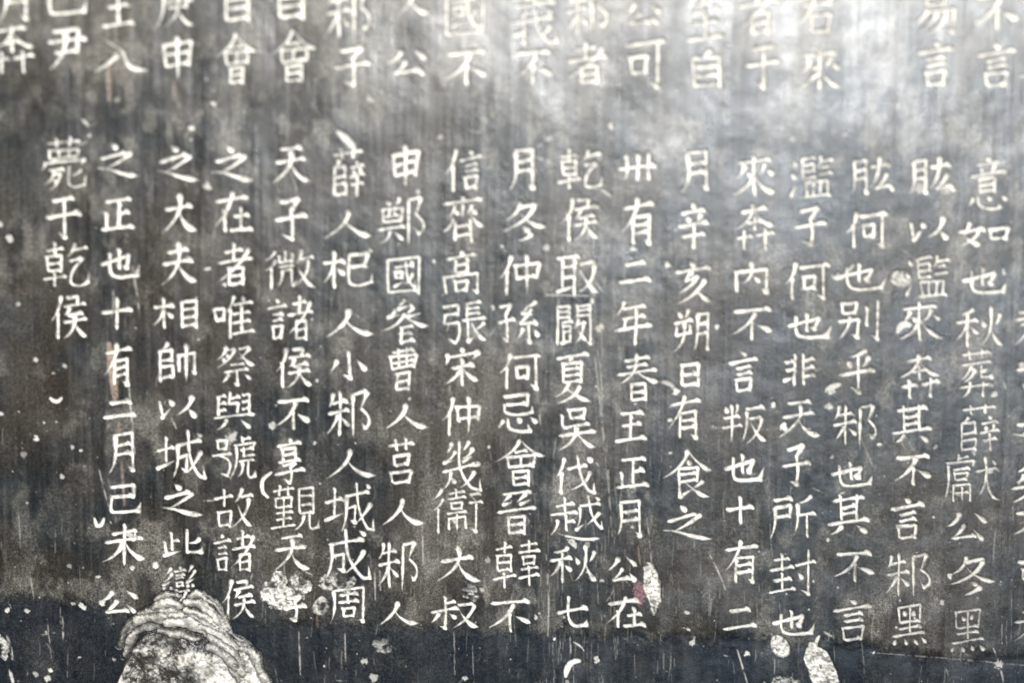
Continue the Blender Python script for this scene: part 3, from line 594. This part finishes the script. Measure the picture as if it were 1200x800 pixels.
# ------------------------------------------------------------------ material
def stone_material():
    m = bpy.data.materials.new('inked_stone'); m.use_nodes = True
    nt = m.node_tree; N = nt.nodes; Lk = nt.links
    for n in list(N): N.remove(n)
    def nd(t, **k):
        n = N.new(t)
        for a, b in k.items(): setattr(n, a, b)
        return n
    out = nd('ShaderNodeOutputMaterial'); bs = nd('ShaderNodeBsdfPrincipled'); Lk.new(bs.outputs[0], out.inputs[0])
    tc = nd('ShaderNodeTexCoord')
    def noise(scale, detail, rough_, vec=None, sc=None):
        n = nd('ShaderNodeTexNoise'); n.inputs['Scale'].default_value = scale; n.inputs['Detail'].default_value = detail; n.inputs['Roughness'].default_value = rough_
        src = tc.outputs['Object']
        if sc:
            mp = nd('ShaderNodeMapping'); mp.inputs['Scale'].default_value = sc; Lk.new(src, mp.inputs[0]); src = mp.outputs[0]
        Lk.new(src, n.inputs['Vector']); return n
    def math_(op, a, b=None, clamp=False):
        n = nd('ShaderNodeMath', operation=op); n.use_clamp = clamp
        for i, v in enumerate((a, b)):
            if v is None: continue
            if isinstance(v, (int, float)): n.inputs[i].default_value = v
            else: Lk.new(v, n.inputs[i])
        return n.outputs[0]
    def ramp(v, a, b, lo=0.0, hi=1.0):
        n = nd('ShaderNodeMapRange'); n.interpolation_type = 'SMOOTHSTEP'
        Lk.new(v, n.inputs[0]); n.inputs[1].default_value = a; n.inputs[2].default_value = b; n.inputs[3].default_value = lo; n.inputs[4].default_value = hi
        return n.outputs[0]
    def mix(f, a, b, mode='MIX'):
        n = nd('ShaderNodeMix', data_type='RGBA', blend_type=mode)
        if isinstance(f, (int, float)): n.inputs[0].default_value = f
        else: Lk.new(f, n.inputs[0])
        for i, v in ((6, a), (7, b)):
            if isinstance(v, tuple): n.inputs[i].default_value = (*v, 1)
            else: Lk.new(v, n.inputs[i])
        return n.outputs[2]
    def att(name):
        n = nd('ShaderNodeAttribute'); n.attribute_name = name; return n.outputs['Fac']
    a_pale, a_dust_glare, a_warm, a_ink, a_pink = [att(x) for x in ('pale', 'dust_glare', 'warm', 'ink', 'pink')]
    blot = noise(9, 6, 0.62); blot2 = noise(34, 5, 0.65); hue = noise(15, 4, 0.6)
    streak = noise(1, 5, 0.6, sc=(620, 620, 26)); streak2 = noise(1, 4, 0.6, sc=(170, 170, 9))
    grain = noise(1500, 2, 0.7); grain2 = noise(620, 3, 0.7)
    # base ink-blackened stone, cooler and warmer areas
    c = mix(ramp(hue.outputs['Fac'], 0.38, 0.62), (0.006, 0.0075, 0.0085), (0.017, 0.013, 0.009))
    lighter = math_('ADD', math_('MULTIPLY', ramp(blot.outputs['Fac'], 0.48, 0.72), 0.35), math_('MULTIPLY', ramp(blot2.outputs['Fac'], 0.52, 0.8), 0.5))
    lighter = math_('ADD', lighter, math_('MULTIPLY', a_dust_glare, 0.8))
    st = math_('ADD', math_('MULTIPLY', ramp(streak.outputs['Fac'], 0.46, 0.75), 0.22), math_('MULTIPLY', ramp(streak2.outputs['Fac'], 0.50, 0.75), 0.2))
    lighter = math_('ADD', lighter, st)
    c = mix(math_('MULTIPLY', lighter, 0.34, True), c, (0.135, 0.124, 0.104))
    c = mix(math_('MULTIPLY', a_ink, 0.82), c, (0.003, 0.006, 0.010))
    # grain speckle
    sp = nd('ShaderNodeMix', data_type='RGBA', blend_type='MULTIPLY'); sp.inputs[0].default_value = 1
    Lk.new(c, sp.inputs[6])
    gr = nd('ShaderNodeCombineXYZ')
    g1 = ramp(grain.outputs['Fac'], 0.30, 0.72, 0.30, 2.0); g2 = ramp(grain2.outputs['Fac'], 0.3, 0.72, 0.55, 1.5)
    gg = math_('MULTIPLY', g1, g2)
    gcol = nd('ShaderNodeCombineColor'); Lk.new(gg, gcol.inputs[0]); Lk.new(gg, gcol.inputs[1]); Lk.new(gg, gcol.inputs[2])
    Lk.new(gcol.outputs[0], sp.inputs[7])
    c = sp.outputs[2]
    cut = mix(ramp(grain2.outputs['Fac'], 0.35, 0.7), (0.61, 0.57, 0.50), (0.77, 0.735, 0.66))
    cut = mix(math_('MULTIPLY', ramp(blot2.outputs['Fac'], 0.5, 0.75), 0.30), cut, (0.55, 0.48, 0.39))
    f = math_('MULTIPLY', a_pale, ramp(grain.outputs['Fac'], 0.2, 0.62, 0.72, 1.12), True)
    c = mix(math_('MULTIPLY', math_('MULTIPLY', a_warm, ramp(grain2.outputs['Fac'], 0.3, 0.7, 0.3, 1.0)), 0.72), c, (0.36, 0.26, 0.19))
    c = mix(f, c, cut)
    c = mix(math_('MULTIPLY', math_('MULTIPLY', a_pink, ramp(grain2.outputs['Fac'], 0.35, 0.65, 0.1, 1.0)), 0.75), c, (0.24, 0.12, 0.13))
    Lk.new(c, bs.inputs['Base Color'])
    # gloss: polished by centuries of rubbings, matt where cut
    ro = math_('ADD', ramp(streak2.outputs['Fac'], 0.3, 0.7, 0.24, 0.34), math_('MULTIPLY', ramp(blot2.outputs['Fac'], 0.35, 0.7), 0.14))
    ro = math_('ADD', ro, math_('MULTIPLY', a_pale, 0.4), True)
    Lk.new(ro, bs.inputs['Roughness'])
    Lk.new(ramp(blot.outputs['Fac'], 0.35, 0.65, 0.65, 0.35), bs.inputs['Specular IOR Level'])
    b1 = nd('ShaderNodeBump'); b1.inputs['Strength'].default_value = 0.75; b1.inputs['Distance'].default_value = 0.00022
    hsum = math_('ADD', math_('MULTIPLY', streak.outputs['Fac'], 0.5), math_('ADD', math_('MULTIPLY', grain.outputs['Fac'], 0.55), math_('MULTIPLY', blot2.outputs['Fac'], 0.9)))
    Lk.new(hsum, b1.inputs['Height']); Lk.new(b1.outputs[0], bs.inputs['Normal'])
    return m
MAT = stone_material()

# ------------------------------------------------------------------ build the meshes
BASE_Z = -0.62
def to_world(x, y, h): return (x-600)*S, -h, (400-y)*S
PX = ((XX-600)*S).astype(np.float32); PZ = ((400-YY)*S).astype(np.float32); PY = (-H).astype(np.float32)
ATT = {'pale': pale, 'dust_glare': (dust_glare*fade), 'warm': warm, 'ink': ink, 'pink': pink}
ATT = {k: np.asarray(v, np.float32).ravel() for k, v in ATT.items()}
VX, VY, VZ = PX.ravel(), PY.ravel(), PZ.ravel()
ii, jj = np.meshgrid(np.arange(NY-1), np.arange(NX-1), indexing='ij')
v00 = (ii*NX+jj).ravel(); QUADS = np.stack([v00, v00+NX, v00+NX+1, v00+1], 1).astype(np.int32)
FIDr = FID.ravel()

root = bpy.data.objects.new('stone_stele', None); COL.objects.link(root)
root.location = (0, 0.06, BASE_Z); root.empty_display_size = 0.1
root['label'] = 'dark ink-blackened stone stele covered in columns of pale carved Chinese characters'
root['category'] = 'stele'

def build(name, faces, extra_v=None, extra_f=None):
    used, inv = np.unique(faces.ravel(), return_inverse=True)
    co = np.stack([VX[used], VY[used], VZ[used]], 1)
    fl = inv.reshape(-1, 4).astype(np.int32)
    nv = len(used)
    if extra_v is not None:
        co = np.vstack([co, extra_v]); fl = np.vstack([fl, np.asarray(extra_f, np.int32)+nv])
    me = bpy.data.meshes.new(name)
    me.vertices.add(len(co)); me.vertices.foreach_set('co', co.astype(np.float32).ravel())
    me.loops.add(fl.size); me.loops.foreach_set('vertex_index', fl.ravel())
    me.polygons.add(len(fl)); me.polygons.foreach_set('loop_start', np.arange(0, fl.size, 4, dtype=np.int32))
    me.update(calc_edges=True)
    me.polygons.foreach_set('use_smooth', np.concatenate([np.ones(len(inv)//4, bool), np.zeros(len(fl)-len(inv)//4, bool)]))
    for k, v in ATT.items():
        a = me.attributes.new(k, 'FLOAT', 'POINT')
        vals = np.zeros(len(co), np.float32); vals[:nv] = v[used]
        a.data.foreach_set('value', vals)
    me.materials.append(MAT)
    o = bpy.data.objects.new(name, me); COL.objects.link(o)
    o.parent = root; o.location = -Vector(root.location)
    return o

# the rest of the slab: plain border ring round the written area, sides and back
bx0, bx1 = float(VX.min()), float(VX.max()); bz0, bz1 = float(VZ.min()), float(VZ.max())
X = [-0.56, bx0, bx1, 0.56]; Z = [BASE_Z, bz0, bz1, 0.46]; c_ = 0.012
ev = [(x, 0.0, z) for z in Z for x in X]; ef = []
for r_ in range(3):
    for q_ in range(3):
        if r_ == 1 and q_ == 1: continue
        a = r_*4+q_; ef.append((a, a+1, a+5, a+4))
n0 = len(ev)
out_ring = [0, 3, 15, 12]
xs = (-0.56, 0.56); zs = (BASE_Z, 0.46)
for y_, g in ((c_, c_), (0.12, c_)):
    ev += [(xs[0]-g, y_, zs[0]), (xs[1]+g, y_, zs[0]), (xs[1]+g, y_, zs[1]+g), (xs[0]-g, y_, zs[1]+g)]
for k in range(4):
    k2 = (k+1) % 4
    ef.append((n0+k, n0+k2, out_ring[k2], out_ring[k]))
    ef.append((n0+4+k, n0+4+k2, n0+k2, n0+k))
ef.append((n0+7, n0+6, n0+5, n0+4))
build('slab', QUADS[FIDr == 0], np.array(ev), ef)

order = np.argsort(FIDr, kind='stable'); sf = FIDr[order]
starts = np.searchsorted(sf, np.arange(0, NC+len(patches)+3))
for k in range(1, NC+len(patches)+2):
    fsel = order[starts[k]:starts[k+1]]
    if len(fsel) == 0: continue
    if k <= NC:
        o = build('carved_character', QUADS[fsel]); o['label'] = 'incised character ' + chars[k-1][0]
    elif k <= NC+len(patches):
        o = build('spalled_patch', QUADS[fsel])
    else:
        o = build('broken_hollow', QUADS[fsel]); o['label'] = 'pale shell-like break with stacked flakes in the lower left of the face'
print('built', time.time()-T0)
